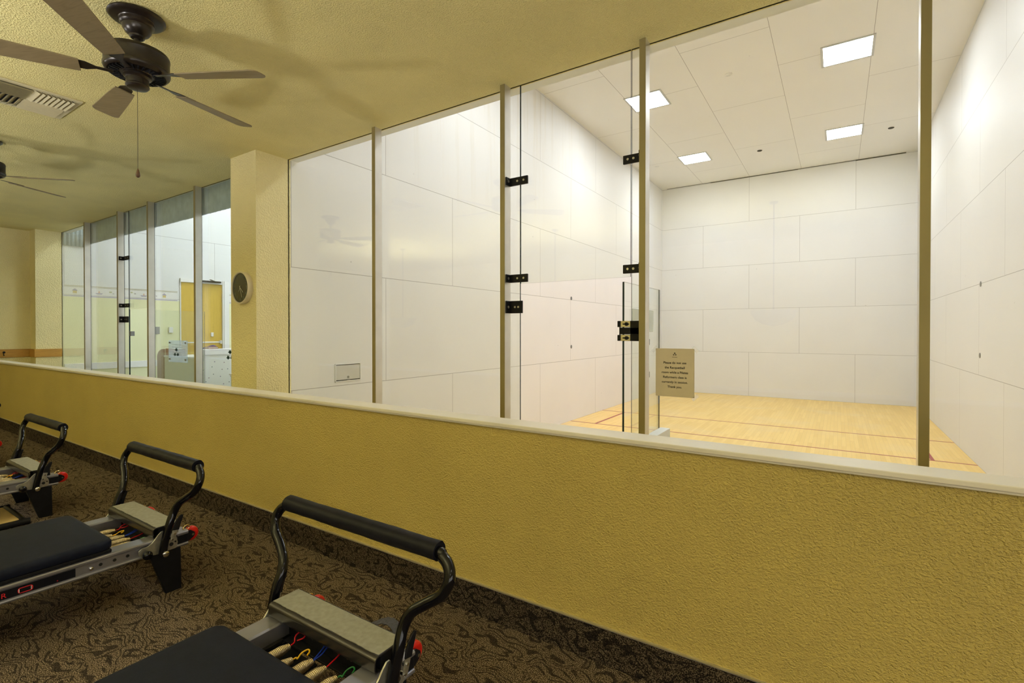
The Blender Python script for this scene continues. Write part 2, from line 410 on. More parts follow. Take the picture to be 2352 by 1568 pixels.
# second court (playroom)
sbox('wall_play_left',(LX0-.2,LX0,GY+.0,CY+.1,-.05,CZ),M['playwall'])
sbox('wall_play_right',(LX1,LX1+.2,GY+.02,CY+.1,-.05,CZ),M['playplain'])
sbox('wall_play_front',(LX0,LX1,CY,CY+.15,-.05,CZ),M['playplain'])
sbox('ceiling_playroom',(LX0-.2,LX1+.2,GY+.1,CY+.15,CZ,CZ+.12),M['playplain'])
sbox('wall_play_bulkhead',(LX0-.2,LX1+.2,GY+.015,GY+.10,CEIL,CZ),M['playplain'])
sbox('trim_4',(LX0,LX0+.02,GY+.02,4.62,1.13,1.246),M['white2'],bev=.004)
# court lines
bm=new()
for y in (9.0,10.62): box(bm,XL,XR,y-.019,y+.019,0,.0012)
for x in (1.115,-3.955): box(bm,x-.022,x+.022,9.02,10.6,0,.0012)
struct(link('trim_5',bm,M['redline']))
# wallpaper border
bm=new(); e=LX0
box(bm,e,e+.002,GY+.02,4.63,2.395,2.60,0); box(bm,e,e+.002,5.60,8.0,2.395,2.60,0)
for (a,b) in ((GY+.02,4.63),(5.60,8.0)):
    for z0,z1,mi in ((2.580,2.590,1),(2.563,2.570,1),(2.425,2.432,2),(2.402,2.416,3)): box(bm,e+.002,e+.003,a,b,z0,z1,mi)
    y=a+.12; k=0
    while y<b-.1:
        x=(e+.002,e+.0035)
        if k%4==0:   # house
            box(bm,*x,y,y+.055,2.455,2.50,4); prism(bm,[(y-.015,2.50),(y+.07,2.50),(y+.027,2.54)],*x,'X',3)
        elif k%4==1: # small sun and cards
            prism(bm,[(y+.02*math.cos(t*R(45)),2.52+.014*math.sin(t*R(45))) for t in range(8)],*x,'X',5); box(bm,*x,y+.04,y+.07,2.49,2.51,2)
        elif k%4==2: # boat
            prism(bm,[(y-.03,2.475),(y+.08,2.475),(y+.06,2.455),(y-.01,2.455)],*x,'X',3); prism(bm,[(y+.01,2.48),(y+.04,2.48),(y+.025,2.52)],*x,'X',6)
        else:
            box(bm,*x,y,y+.04,2.49,2.515,5); box(bm,*x,y+.05,y+.075,2.47,2.485,2)
        y+=.17; k+=1
struct(link('trim_6',bm,[simple('border_paper',(.80,.79,.77),.6,var=.02),simple('border_olive',(.36,.33,.18),.6),simple('border_grey',(.40,.38,.36),.6),simple('border_lavender',(.32,.30,.44),.6),simple('border_gold',(.62,.48,.18),.6),simple('border_green',(.45,.47,.24),.6),simple('border_orange',(.7,.42,.25),.6)]))
# playroom door, frame
door=empty('door_2',(LX0,5.08,FL)); struct(door)
bm=new(); box(bm,0,.02,-.39,.39,.0,2.285); link('door_leaf',bm,M['door'],door,bev=.003)
bm=new()
box(bm,0,.02,-.41,-.39,0,2.36); box(bm,0,.06,.39,.53,0,2.36); box(bm,0,.05,-.41,.53,2.285,2.36); box(bm,.06,.075,.42,.46,0,2.36)
link('door_frame',bm,M['white2'],door,bev=.004)
bm=new(); box(bm,.05,.075,-.36,.36,1.06,1.085); box(bm,.02,.075,-.37,-.33,1.04,1.105); box(bm,.02,.075,.33,.37,1.04,1.105)
link('push_bar',bm,M['white'],door,bev=.004)
bm=new(); box(bm,.06,.11,-.02,.34,2.31,2.345); prism(bm,[(.05,.2),(.28,.02),(.30,.05),(.07,.23)],2.345,2.355,'Z'); link('door_closer',bm,M['black'],door,bev=.004)
bm=new(); box(bm,.02,.045,.165,.215,1.19,1.275); link('card_reader',bm,M['white'],door,bev=.006)

# ------------------------------------------------------------ glass wall
wn=[0]
def pane(x0,x1,z0,z1,edge=True):
    wn[0]+=1
    bm=new(); box(bm,x0,x1,GY-.006,GY+.006,z0,z1)
    bm.faces.ensure_lookup_table()
    for f in bm.faces:
        f.normal_update()
        if abs(f.normal.y)<.5 : f.material_index=1
    return struct(link('window_%d'%wn[0],bm,[M['glass'],M['glassedge']]))
ZT=CEIL
p1=pane(XL,-3.188,0,ZT); p2=pane(-3.186,-1.908,0,ZT)
side1=pane(-1.905,-1.815,0,ZT); trans=pane(-1.811,-1.036,2.125,ZT); side2=pane(-1.030,-.944,0,ZT)
p3=pane(-.942,.314,0,ZT); p4=pane(.316,XR,0,ZT)
q1=pane(LX0,-9.690,FL,ZT); q2=pane(-9.688,-8.421,FL,ZT); q3=pane(-8.418,-8.250,FL,ZT)
q4=pane(-8.247,-7.455,2.11,ZT); q5=pane(-7.453,-6.208,FL,ZT); q6=pane(-6.206,LX1,FL,ZT)
tn=7
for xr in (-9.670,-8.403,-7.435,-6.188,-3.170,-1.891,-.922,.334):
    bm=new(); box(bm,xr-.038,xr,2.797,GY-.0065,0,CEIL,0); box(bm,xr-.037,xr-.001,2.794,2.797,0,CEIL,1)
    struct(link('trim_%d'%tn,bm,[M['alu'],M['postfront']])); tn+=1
# ragged dark caulk at the tops of the posts: thin shadow gap
def clamp(parent,post_x,side,z,zh,L_,name='glass_clamp',kind=0):
    """angle bracket: leg on the post side, leg on the glass"""
    s=side
    bm=new()
    xa,xb=sorted((post_x,post_x+s*.007)); box(bm,xa,xb,2.805,2.858,z-zh/2,z+zh/2)
    xa,xb=sorted((post_x,post_x+s*L_)); box(bm,xa,xb,2.852,2.866,z-zh/2,z+zh/2)
    o=link(name,bm,M['black'],parent,bev=.003)
    bm=new(); cyl(bm,(post_x+s*.009,2.828,z),'X',.009,.005,14); cyl(bm,(post_x+s*L_*.45,2.851,z),'Y',.007,.004,14); cyl(bm,(post_x+s*(L_-.03),2.851,z),'Y',.007,.004,14)
    link('bolt',bm,M['steel'],o,smooth=True)
for z in (2.82,2.16): clamp(trans,-1.891,1,z,.055,.145)
for z in (2.82,2.17): clamp(trans,-.960,-1,z,.052,.118)
clamp(side1,-1.891,1,1.965,.085,.103,'lock_keeper')
for z in (2.82,2.16): clamp(q4,-8.403,1,z,.055,.20)
clamp(q3,-8.403,1,1.965,.085,.155,'hinge_bracket')

# open glass door of the racquetball court
d=empty('door_1',(-1.06,GY,0)); struct(d)
bm=new(); box(bm,-.029,-.017,.005,.72,.02,2.098)
bm.faces.ensure_lookup_table()
for f in bm.faces:
    f.normal_update()
    if abs(f.normal.x)<.5: f.material_index=1
link('door_pane',bm,[M['glass'],M['glassedge']],d)
bm=new()
box(bm,-.052,-.034,-.020,.03,1.825,1.862); box(bm,-.052,-.034,-.020,.03,1.742,1.778)
box(bm,-.040,-.034,-.020,-.010,1.778,1.825)
box(bm,-.034,.097,-.022,-.008,1.782,1.822); box(bm,.028,.097,-.022,-.008,1.742,1.862)
link('hinge_clamp',bm,M['black'],d,bev=.002)
bm=new(); box(bm,-.034,.028,-.014,-.009,1.824,1.862); box(bm,-.034,.028,-.014,-.009,1.742,1.780)
o=link('hinge_plate',bm,M['chrome'],d,bev=.002)
bm=new()
for z in (1.843,1.760):
    cyl(bm,(.0,-.018,z),'X',.004,.036,10); cyl(bm,(.004,-.018,z),'Y',.011,.006,14)
link('hinge_bolt',bm,M['black'],d,smooth=True)
bm=new(); box(bm,-.014,-.006,.12,.54,1.796,1.941); link('notice_holder',bm,glass('clear_acrylic',(.82,.84,.80),haze=.30),d,bev=.006)
for z in (1.728,1.508):
    bm=new(); box(bm,-.014,-.004,.43,.452,z-.02,z+.02); link('door_clip',bm,M['greybox'],d,bev=.002)
bm=new(); box(bm,-.014,.055,.42,.73,1.0,1.105,0); lathe(bm,[(.018,.055),(.018,.060),(.012,.062)],(0,.60,1.045),18,'X',1)
link('latch_box',bm,[M['white2'],M['chrome']],d,bev=.003)
# open glass door of the playroom
d=empty('door_3',(-8.235,GY,FL)); struct(d); d.rotation_euler=(0,0,0)
bm=new(); box(bm,-.012,0,.005,.98,.02,1.605)
bm.faces.ensure_lookup_table()
for f in bm.faces:
    f.normal_update()
    if abs(f.normal.x)<.5: f.material_index=1
link('door_pane',bm,[M['glass'],M['glassedge']],d)
bm=new(); box(bm,-.02,.02,.0,.05,1.235,1.30); link('door_lock',bm,M['greybox'],d,bev=.003)

# ------------------------------------------------------------ lights as fixtures
def panel_light(x,y,z,wx,wy,m,label,group,depth=.02):
    t=empty('ceiling_light',(x,y,z)); tag(t,label,'ceiling light',group)
    bm=new(); f=.035
    box(bm,-wx/2-f,wx/2+f,-wy/2-f,-wy/2,-.012,0); box(bm,-wx/2-f,wx/2+f,wy/2,wy/2+f,-.012,0)
    box(bm,-wx/2-f,-wx/2,-wy/2,wy/2,-.012,0); box(bm,wx/2,wx/2+f,-wy/2,wy/2,-.012,0)
    link('frame',bm,M['lightframe'],t,bev=.002)
    bm=new(); box(bm,-wx/2,wx/2,-wy/2,wy/2,-.007,-.001); link('diffuser',bm,m,t)
    return t
G='square recessed lights in the court ceiling'
panel_light(-3.0,5.50,CZ,.62,.62,M['court_light'],'square court ceiling light of the row nearest the glass, on the left',G)
panel_light(.10,5.50,CZ,.62,.62,M['court_light'],'square court ceiling light of the row nearest the glass, on the right',G)
panel_light(-3.0,9.20,CZ,.62,.62,M['court_light'],'square court ceiling light partly hidden behind a glass wall post',G)
panel_light(.10,9.25,CZ,.62,.62,M['court_light'],'largest and brightest looking square light, upper right in the white court ceiling',G)
panel_light(-3.0,12.87,CZ,.62,.62,M['court_light'],'small far square light in the court ceiling near the left front corner',G)
panel_light(.09,12.95,CZ,.62,.62,M['court_light'],'far square light in the court ceiling below the largest one',G)
G='square lights in the playroom ceiling'
for i,y in enumerate((5.5,9.2,12.9)):
    for j,x in enumerate((-9.5,-6.4)):
        panel_light(x,y,CZ,.62,.62,M['play_light'],'square playroom ceiling light in the %s row on the %s'%(('near','middle','far')[i],('left','right')[j]),G)
G='added long lights in the exercise room ceiling'  # unseen lights added to raise the brightness of the exercise room
for x,y,w in ((2.55,.55,'closest to the half wall'),(2.9,-2.0,'at the back')):
    panel_light(x,y,CEIL,.6,1.2,M['room_fill_light'],'added long exercise room ceiling light %s'%w,G)
# added glowing windows with white shades, unseen on right and back walls, for fill
def added_window(name,dims,axis,fr):
    x0,x1,y0,y1,z0,z1=dims
    bm=new(); box(bm,*dims); o=struct(link(name,bm,M['fill_shade']))
    bm=new(); t=.06
    for k in range(5):
        if axis=='Y':
            y=y0+(y1-y0)*k/4; box(bm,x0-.03,x1,y-t/2,y+t/2,z0-.05,z1+.05)
        else:
            x=x0+(x1-x0)*k/4; box(bm,x-t/2,x+t/2,y0,y1+.03,z0-.05,z1+.05)
    for z in (z0,z1):
        if axis=='Y': box(bm,x0-.03,x1,y0,y1,z-t/2,z+t/2)
        else: box(bm,x0,x1,y0,y1+.03,z-t/2,z+t/2)
    link('window_frame',bm,M['white2'],o)
added_window('window_20',(X1-.03,X1-.005,-3.7,1.5,.60,2.6),'Y',0)
added_window('window_21',(2.5,5.0,YB+.005,YB+.03,.60,2.6),'X',0)
# bowl pendants added behind the camera, out of view, to brighten the ceiling
for x,y,w in ((-.7,-1.5,'right of the three'),(-3.9,-1.5,'middle one of the three'),(-7.4,-1.5,'left of the three')):
    t=empty('added_pendant_uplight',(x,y,CEIL)); tag(t,'added opaque bowl pendant uplight behind the machines, '+w,'added pendant light','added bowl pendants in the exercise room')
    bm=new(); cyl(bm,(0,0,-.70),'Z',.008,1.40,10); lathe(bm,[(.05,0),(.05,-.02),(.01,-.03)],seg=20); link('stem',bm,M['bronze'],t)
    bm=new(); lathe(bm,[(.02,-1.60),(.12,-1.58),(.22,-1.52),(.27,-1.43),(.275,-1.40),(.265,-1.40),(.255,-1.43),(.21,-1.5),(.12,-1.56),(.02,-1.58)],seg=40); bo=link('bowl',bm,M['ledge'],t,smooth=True)
    bm=new(); lathe(bm,[(.02,-1.445),(.22,-1.445),(.22,-1.44),(.02,-1.44)],seg=32); link('diffuser',bm,M['fill_uplight'],bo)

# ------------------------------------------------------------ ceiling fans
def ceiling_fan(loc,rz,label):
    t=empty('ceiling_fan',loc,rz); tag(t,label,'ceiling fan','dark bronze ceiling fans')
    bm=new(); lathe(bm,[(.118,0),(.126,-.004),(.128,-.012),(.120,-.020),(.112,-.023),(.080,-.026),(.077,-.030),(.077,-.045),(.072,-.052),(.066,-.056),(.064,-.072),(.052,-.092),(.036,-.104),(.034,-.112),(.028,-.118),(.014,-.120)],seg=56)
    link('canopy',bm,M['bronze'],t,smooth=True,auto=30)
    bm=new(); cyl(bm,(0,0,-.150),'Z',.013,.08,20); link('downrod',bm,M['bronze'],t,smooth=True)
    bm=new(); lathe(bm,[(.02,-.182),(.06,-.185),(.128,-.189),(.141,-.194),(.145,-.202),(.146,-.210),(.144,-.214),(.144,-.274),(.147,-.279),(.147,-.290),(.144,-.297),(.136,-.306),(.128,-.309),(.122,-.304),(.075,-.308),(.070,-.312),(.05,-.314)],seg=64)
    mo=link('motor_housing',bm,M['bronze'],t,smooth=True,auto=30)
    bm=new()
    for k in range(30):
        a=2*math.pi*k/30
        m_=Matrix.Rotation(a,4,'Z'); vs=box(bm,.080,.120,-.003,.003,-.314,-.306)
        for v in vs: v.co=m_@v.co
    link('cooling_fin',bm,M['black'],mo)
    bm=new(); lathe(bm,[(.055,-.308),(.063,-.314),(.063,-.324),(.054,-.329),(.051,-.333),(.050,-.360),(.053,-.364),(.053,-.372),(.046,-.380),(.034,-.384),(.008,-.386)],seg=48)
    link('switch_housing',bm,M['bronze'],t,smooth=True,auto=30)
    for k in range(5):
        a=2*math.pi*k/5
        Mx=Matrix.Rotation(a,4,'Z')@Matrix.Translation((0,0,-.322))@Matrix.Rotation(R(12),4,'X')
        bm=new(); pts=[]
        n=8
        top=[(.235+.445*i/n,.045+.022*(i/n)**.7) for i in range(n+1)]
        cap=[(.68+.0*0-.0,.0)]
        outline=[(x,w) for x,w in top]
        tip=[(.645+.035*math.cos(R(b)),.030+.037*math.sin(R(b))) for b in (90,70,50,30,15,0)]
        outline=[p for p in outline if p[0]<.64]+tip
        outline=outline+[(x,-w) for x,w in outline[::-1]]
        prism(bm,outline,-.003,.003,'Z')
        for v in bm.verts: v.co=Mx@v.co
        b=link('fan_blade',bm,M['blade'],t,bev=.001)
        bm=new()
        prism(bm,[(.10,.012),(.17,.010),(.21,.030),(.30,.036),(.335,.0),(.30,-.036),(.21,-.030),(.17,-.010),(.10,-.012)],.0035,.0075,'Z')
        for v in bm.verts: v.co=Mx@v.co
        link('blade_iron',bm,M['bronze'],b,bev=.001)
    bm=new()
    for k in range(150):
        z=-.383-k*.0029
        bmesh.ops.create_icosphere(bm,subdivisions=1,radius=.0015,matrix=Matrix.Translation((.0,0,z)))
    tube(bm,[(0,0,-.380),(0,0,-.83)],.0006,6)
    ch=link('pull_chain',bm,M['bronze'],t)
    bm=new(); lathe(bm,[(.002,-.805),(.004,-.812),(.009,-.828),(.011,-.838),(.009,-.848),(.003,-.853)],(0,0,0),20); link('chain_pull',bm,M['pullwood'],t,smooth=True)
    return t
ceiling_fan((-3.123,1.13,CEIL),R(30),'near dark bronze ceiling fan with a long pull chain')
ceiling_fan((-6.22,1.10,CEIL),R(44),'farther dark bronze ceiling fan cut off at the left edge of the photo')

# ------------------------------------------------------------ ceiling vent
vt=empty('ceiling_vent',(-4.857,1.075,CEIL)); tag(vt,'square cream four way air vent in the yellow ceiling beside the near fan','vent')
bm=new(); h=.255;i_=.215
for a in ((-h,h,-h,-i_),(-h,h,i_,h),(-h,-i_,-i_,i_),(i_,h,-i_,i_)): box(bm,*a,-.010,0)
link('frame',bm,M['vent'],vt,bev=.003)
bm=new(); box(bm,-i_,i_,-i_,i_,-.002,-.0005); link('backing',bm,M['dark'],vt)
def louvre(bm,x0,x1,y0,y1,ax,n,tilt):
    for k in range(n):
        if ax=='X':   # blades run along X
            c=y0+(y1-y0)*(k+.5)/n; w=(y1-y0)/n*.55
            vs=box(bm,x0,x1,c-w*tilt,c-w*tilt+.0015,-.024,-.024)
            prism_y=[(c-w*tilt,-.003),(c-w*tilt+.0015,-.003),(c+w*tilt+.0015,-.024),(c+w*tilt,-.024)]
            bmesh.ops.delete(bm,geom=vs,context='VERTS'); prism(bm,prism_y,x0,x1,'X')
        else:
            c=x0+(x1-x0)*(k+.5)/n; w=(x1-x0)/n*.55
            poly=[(c-w*tilt,-.003),(c-w*tilt+.0015,-.003),(c+w*tilt+.0015,-.024),(c+w*tilt,-.024)]
            prism(bm,poly,y0,y1,'Y')
def quad(x0,x1,y0,y1,ax,n,tilt):
    bm=new(); louvre(bm,x0,x1,y0,y1,ax,n,tilt); link('louvre',bm,M['vent'],vt)
quad(0,i_,-i_,0,'Y',10,.9); quad(-i_,0,-i_,0,'X',7,-.9); quad(0,i_,0,i_,'X',8,1.2); quad(-i_,0,0,i_,'Y',9,-.9)

# ------------------------------------------------------------ clock
ck=empty('wall_clock',(-4.690,2.547,2.208)); tag(ck,'round wall clock with dark face and cream rim on the yellow pillar','clock')
bm=new(); lathe(bm,[(.149,0),(.151,-.004),(.152,-.040),(.149,-.048),(.145,-.050),(.139,-.048),(.138,-.036),(.10,-.035)],seg=64,axis='Y'); link('rim',bm,M['clockrim'],ck,smooth=True,auto=35)
bm=new(); lathe(bm,[(.139,-.034),(.139,-.038),(.10,-.0381)],seg=64,axis='Y'); face=link('face',bm,M['clockface'],ck,smooth=True)
for k in range(1,13):
    a=R(30*k); text('numeral',str(k),.038,(.108*math.sin(a),-.0386,.108*math.cos(a)-.013),ROTF,M['clockink'],face,ext=.0002)
def hand(ang,l,w,name,y):
    bm=new(); a=R(ang); 
    vs=box(bm,-w/2,w/2,y-.001,y,-.02,l)
    m_=Matrix.Rotation(a,4,'Y')
    for v in vs: v.co=m_@v.co
    link(name,bm,M['clockhand'],ck)
hand(133,.066,.005,'hour_hand',-.040); hand(162,.096,.004,'minute_hand',-.042); hand(210,.040,.002,'second_hand',-.0435)

# ------------------------------------------------------------ coat rail
cr=empty('coat_rail',(X0,0,1.44)); tag(cr,'oak coat rail board with hook on the pale yellow far end wall','coat rail')
bm=new(); box(bm,0,.02,-1.5,2.518,-.065,.068); box(bm,0,.28+.0,2.518,2.538,-.065,.068); link('board',bm,M['oak'],cr,bev=.003)
bm=new(); box(bm,.28,.30,2.518,GY-.01,-.065,.068); link('board',bm,M['oak'],cr,bev=.003)
for y in (2.21,1.75,1.3):
    bm=new(); lathe(bm,[(.008,.0),(.008,.02),(.016,.026),(.018,.04),(.010,.045)],(.02,y,.02),18,'X'); tube(bm,spline([(.022,y,.0),(.05,y,-.035),(.065,y,-.015)]),.005,8)
    link('hook',bm,M['black'],cr,smooth=True)

# ------------------------------------------------------------ paper sign
sg=empty('paper_notice',(-.774,GY-.0075,1.565)); tag(sg,'tan paper notice about the racquetball room taped to the glass','notice')
bm=new(); box(bm,-.108,.108,-.0007,0,-.137,.137)
link('sheet',bm,M['paper'],sg)
text('lettering','Please do not use\nthe Racquetball\nroom while a Pilates\nReformers class is\ncurrently in session.\nThank you.',.0180,(0,-.0011,.050),ROTF,M['ink'],sg,ext=.0002,space=1.52,bold=.00028)
def leafcluster(bm,cx,cz,s,y):
    for k in range(7):
        a=R(-78+26*k); l=s*(1 if k%2==0 else .82); w=s*.15
        dx,dz=math.sin(a),math.cos(a); px,pz=dz,-dx
        pts=[(cx,cz),(cx+dx*l*.5+px*w,cz+dz*l*.5+pz*w),(cx+dx*l,cz+dz*l),(cx+dx*l*.5-px*w,cz+dz*l*.5-pz*w)]
        prism(bm,pts,y,y+.0004+.00002*k,'Y')
    prism(bm,[(cx-s*.55,cz+s*.1),(cx,cz-s*.32),(cx+s*.55,cz+s*.1),(cx,cz+s*.25)],y,y+.0006,'Y')
def logo(name,s,m,parent,off=(0,0,0)):
    bm=new(); leafcluster(bm,0,s*.62,s*.62,-.0016); leafcluster(bm,-s*.52,-s*.20,s*.58,-.0016); leafcluster(bm,s*.52,-s*.20,s*.58,-.0016)
    for v in bm.verts: v.co+=Vector(off)
    return link(name,bm,m,parent)
logo('emblem',.0110,M['ink'],sg,(0,0,.102))
bm=new()
for k in range(8): box(bm,-.014+k*.0036,-.0118+k*.0036,-.0011,-.0007,.0865,.0895)
link('emblem_line',bm,M['ink'],sg)
def tape(x,z,a,label):
    bm=new(); vs=box(bm,-.020,.020,GY-.0086,GY-.0083,-.009,.009)
    m_=Matrix.Translation((x,0,z))@Matrix.Rotation(R(a),4,'Y')
    for v in vs: v.co=m_@v.co
    tag(link('tape_strip',bm,M['tape']),label,'tape','clear tape pieces holding the notice')
tape(-.660,1.697,45,'clear tape at the top right corner of the tan notice'); tape(-.888,1.697,-45,'clear tape at the top left corner of the tan notice')
tape(-.662,1.430,-45,'clear tape at the bottom right corner of the tan notice')

# frosted plaque & tree decals on the playroom glass
pq=empty('frosted_plaque',(-6.79,GY-.0065,1.553)); tag(pq,'frosted clear plaque with green tree emblem on the playroom glass','plaque')
bm=new(); box(bm,-.245,.245,-.005,0,-.135,.135); link('plate',bm,M['frost'],pq)
for x in (-.205,.205):
    for z in (-.10,.105):
        bm=new(); box(bm,x-.02,x+.02,-.009,-.005,z-.010,z+.010); link('standoff',bm,M['greybox'],pq)
logo('emblem',.072,M['green'],pq,(-.03,-.006,-.035))
bm=new()
for r_ in range(5): box(bm,-.15+.01*(r_%2),.15-.02*(r_%3),-.0055,-.005,.08-.03*r_-.002,.08-.03*r_+.001)
link('lettering',bm,simple('faint_grey_ink',(.48,.52,.55),.6),pq)
dc=logo('tree_decal',.075,M['green'],None); dc.location=(-5.575,GY-.006,1.515); tag(dc,'dark green three tuft tree decal on the glass beside the yellow pillar','decal')

# ------------------------------------------------------------ things on court surfaces
ap=empty('access_panel',(XL,3.573,1.352)); tag(ap,'small white framed access hatch low on the left court wall','hatch')
bm=new(); a,b=.171,.098
for q in ((-a,a,b-.010,b),(-a,a,-b,-b+.010)): box(bm,0,.007,*q)
for q in ((-a,-a+.010,-b,b),(a-.010,a,-b,b)): box(bm,0,.007,*q)
link('frame',bm,M['white2'],ap,bev=.001)
bm=new(); box(bm,.0004,.002,-a+.012,a-.012,-b+.020,b-.018); link('hatch_door',bm,M['panelgrey'],ap)
bm=new(); box(bm,.0002,.001,-a+.008,a-.008,-b+.008,b-.008); link('gap',bm,M['dark'],ap)
bm=new(); box(bm,.002,.006,-.022,.022,-b+.012,-b+.024); cyl(bm,(.003,0,-b+.045),'X',.014,.002,20); link('latch',bm,M['greybox'],ap)
def wdisc(x,y,z,lab):
    bm=new(); s=1 if x<0 else -1
    lathe(bm,[(.036,0),(.036,s*.004),(.028,s*.007),(.01,s*.0075)],(0,0,0),28,'X'); o=link('wall_disc',bm,M['disc'],smooth=True)
    o.location=(x,y,z); tag(o,lab,'wall anchor','grey metal wall anchors in the court')
wdisc(XL,9.024,2.461,'upper grey anchor disc on the left court wall'); wdisc(XL,9.024,1.489,'lower grey anchor disc on the left court wall')
wdisc(XR,8.907,2.425,'upper grey anchor disc on the right court wall'); wdisc(XR,8.92,1.479,'lower grey anchor disc on the right court wall')
for x,y,m_,lab in ((-1.55,8.98,'white','near white sprinkler cap in the middle of the court ceiling'),(-3.98,12.99,'white','white sprinkler cap in the court ceiling left of the small far light'),(-3.2,6.3,'white','white sprinkler cap in the court ceiling left of the transom joint'),
    (-1.58,13.17,'dark','dark round hole cap in the middle of the far court ceiling'),(.92,13.22,'dark','dark round hole cap in the court ceiling right of the far light')):
    bm=new(); lathe(bm,[(.055,0),(.055,-.006),(.048,-.012),(.01,-.013)],seg=28); o=link('sprinkler_head',bm,M[m_],smooth=True); o.location=(x,y,CZ); tag(o,lab,'sprinkler cap','round caps in the court ceiling')

# ------------------------------------------------------------ playroom contents
bm=new(); 
def pleat(bm,p0,p1,z0,z1,n,amp,norm):
    p0=Vector(p0);p1=Vector(p1); vs=[]
    for i in range(n+1):
        t=i/n; p=p0.lerp(p1,t)+Vector(norm)*amp*(math.sin(i*math.pi/2)+.25*random.random()); dz=.006*random.random()
        vs.append((bm.verts.new((p.x,p.y,z0+dz)),bm.verts.new((p.x,p.y,z1))))
    for a,b in zip(vs,vs[1:]): bm.faces.new((a[0],b[0],b[1],a[1]))
pleat(bm,(-9.93,2.905,0),(-4.97,2.905,0),3.160,3.472,720,.010,(0,1,0))
vl=link('valance',bm,M['curtain'],smooth=True,auto=180); so=vl.modifiers.new('thick','SOLIDIFY'); so.thickness=.004
tag(vl,'grey pleated valance hanging along the top of the playroom glass','curtain','grey pleated valances')
bm=new(); pleat(bm,(LX0+.02,2.885,0),(LX0+.02,3.22,0),3.255,3.80,24,.012,(1,0,0))
vl=link('valance',bm,M['curtain'],smooth=True,auto=180); so=vl.modifiers.new('thick','SOLIDIFY'); so.thickness=.004
tag(vl,'short grey pleated valance on the playroom end wall beside the first post','curtain','grey pleated valances')

ct=empty('reception_counter',(-8.82,4.10,FL)); tag(ct,'white topped reception counter with a dotted front panel in the playroom','counter')
bm=new(); box(bm,-.16,.02,0,1.9,.90,1.0); link('countertop',bm,M['white2'],ct,bev=.01)
bm=new(); box(bm,-.15,0,.01,1.89,0,.90); link('front_panel',bm,M['dots'],ct)
dk=empty('reception_desk',(-9.49,4.05,FL)); tag(dk,'pale green lower reception desk behind the frosted plaque','desk')
bm=new(); box(bm,-.665,.50,0,.48,.835,.865); link('desktop',bm,M['white2'],dk,bev=.005)
bm=new(); box(bm,-.65,.49,.01,.46,0,.835); link('body',bm,M['desk'],dk)
wp=empty('curved_wood_panel',(-10.16,4.05,FL)); tag(wp,'orange brown curved wood panel rising at the left end of the desk','panel')
out_=[(-.006,0),(-.006,.98)]+[(-.02-.24*math.sin(R(a_)),.82+.16*math.cos(R(a_))) for a_ in range(0,91,9)]+[(-.255,.5),(-.22,0)]
bm=new(); prism(bm,out_,.0,.03,'Y'); link('face',bm,simple('tan_laminate',(.38,.25,.16),.5,var=.05),wp)
bm=new(); box(bm,.0,.75,.03,.06,.867,.99); link('back',bm,M['brownwood'],wp,bev=.01)
# soft jacket, monitor, tray, low box
bm=new()
bmesh.ops.create_icosphere(bm,subdivisions=3,radius=1)
for v in bm.verts:
    v.co=Vector((v.co.x*.22,v.co.y*.10,v.co.z*.075+(.010*math.sin(v.co.x*3)+.008*math.sin(v.co.y*4+v.co.x*2))))
o=link('folded_jacket',bm,M['jacket'],smooth=True); o.location=(-9.26,4.42,1.475); tag(o,'blue purple jacket lying on the reception desk','jacket')
mn=empty('monitor',(-9.15,4.22,FL+.865)); tag(mn,'small dark monitor on the desk beside the counter','monitor')
bm=new(); box(bm,-.13,.13,0,.02,.012,.105); link('screen',bm,M['black'],mn,bev=.003)
bm=new(); box(bm,-.06,.06,-.03,.05,0,.012); link('stand',bm,M['black'],mn)
ty=empty('letter_tray',(-8.98,4.28,FL+1.0)); tag(ty,'small red and white tray on the counter top','tray')
bm=new(); box(bm,-.05,.10,-.07,.09,0,.008); box(bm,-.05,.10,-.07,.09,.028,.036); link('shelf',bm,M['brownwood'],ty)
bm=new(); box(bm,-.045,.095,-.065,.085,.010,.026); link('papers',bm,M['white'],ty)
def wallbox(name,y,z,wy,wz,dx,m,lab,cat):
    bm=new(); box(bm,0,dx,-wy/2,wy/2,-wz/2,wz/2); o=link(name,bm,m,bev=.004); o.location=(LX0,y,z); tag(o,lab,cat); return o
wallbox('thermostat',4.505,1.826,.070,.11,.03,M['white'],'white thermostat box on the pale playroom wall left of the door','thermostat')
wallbox('metal_wall_box',4.24,1.816,.13,.14,.04,M['greybox'],'grey metal box on the playroom wall beside the third post','wall box')
lb=empty('toy_bin',(-8.2,4.55,FL)); tag(lb,'low pale green bin with white lid in front of the counter','bin')
bm=new(); box(bm,-.25,.25,-.2,.2,0,.57); link('body',bm,M['desk'],lb,bev=.01)
bm=new(); box(bm,-.27,.27,-.22,.22,.57,.60); link('lid',bm,M['white2'],lb,bev=.008)

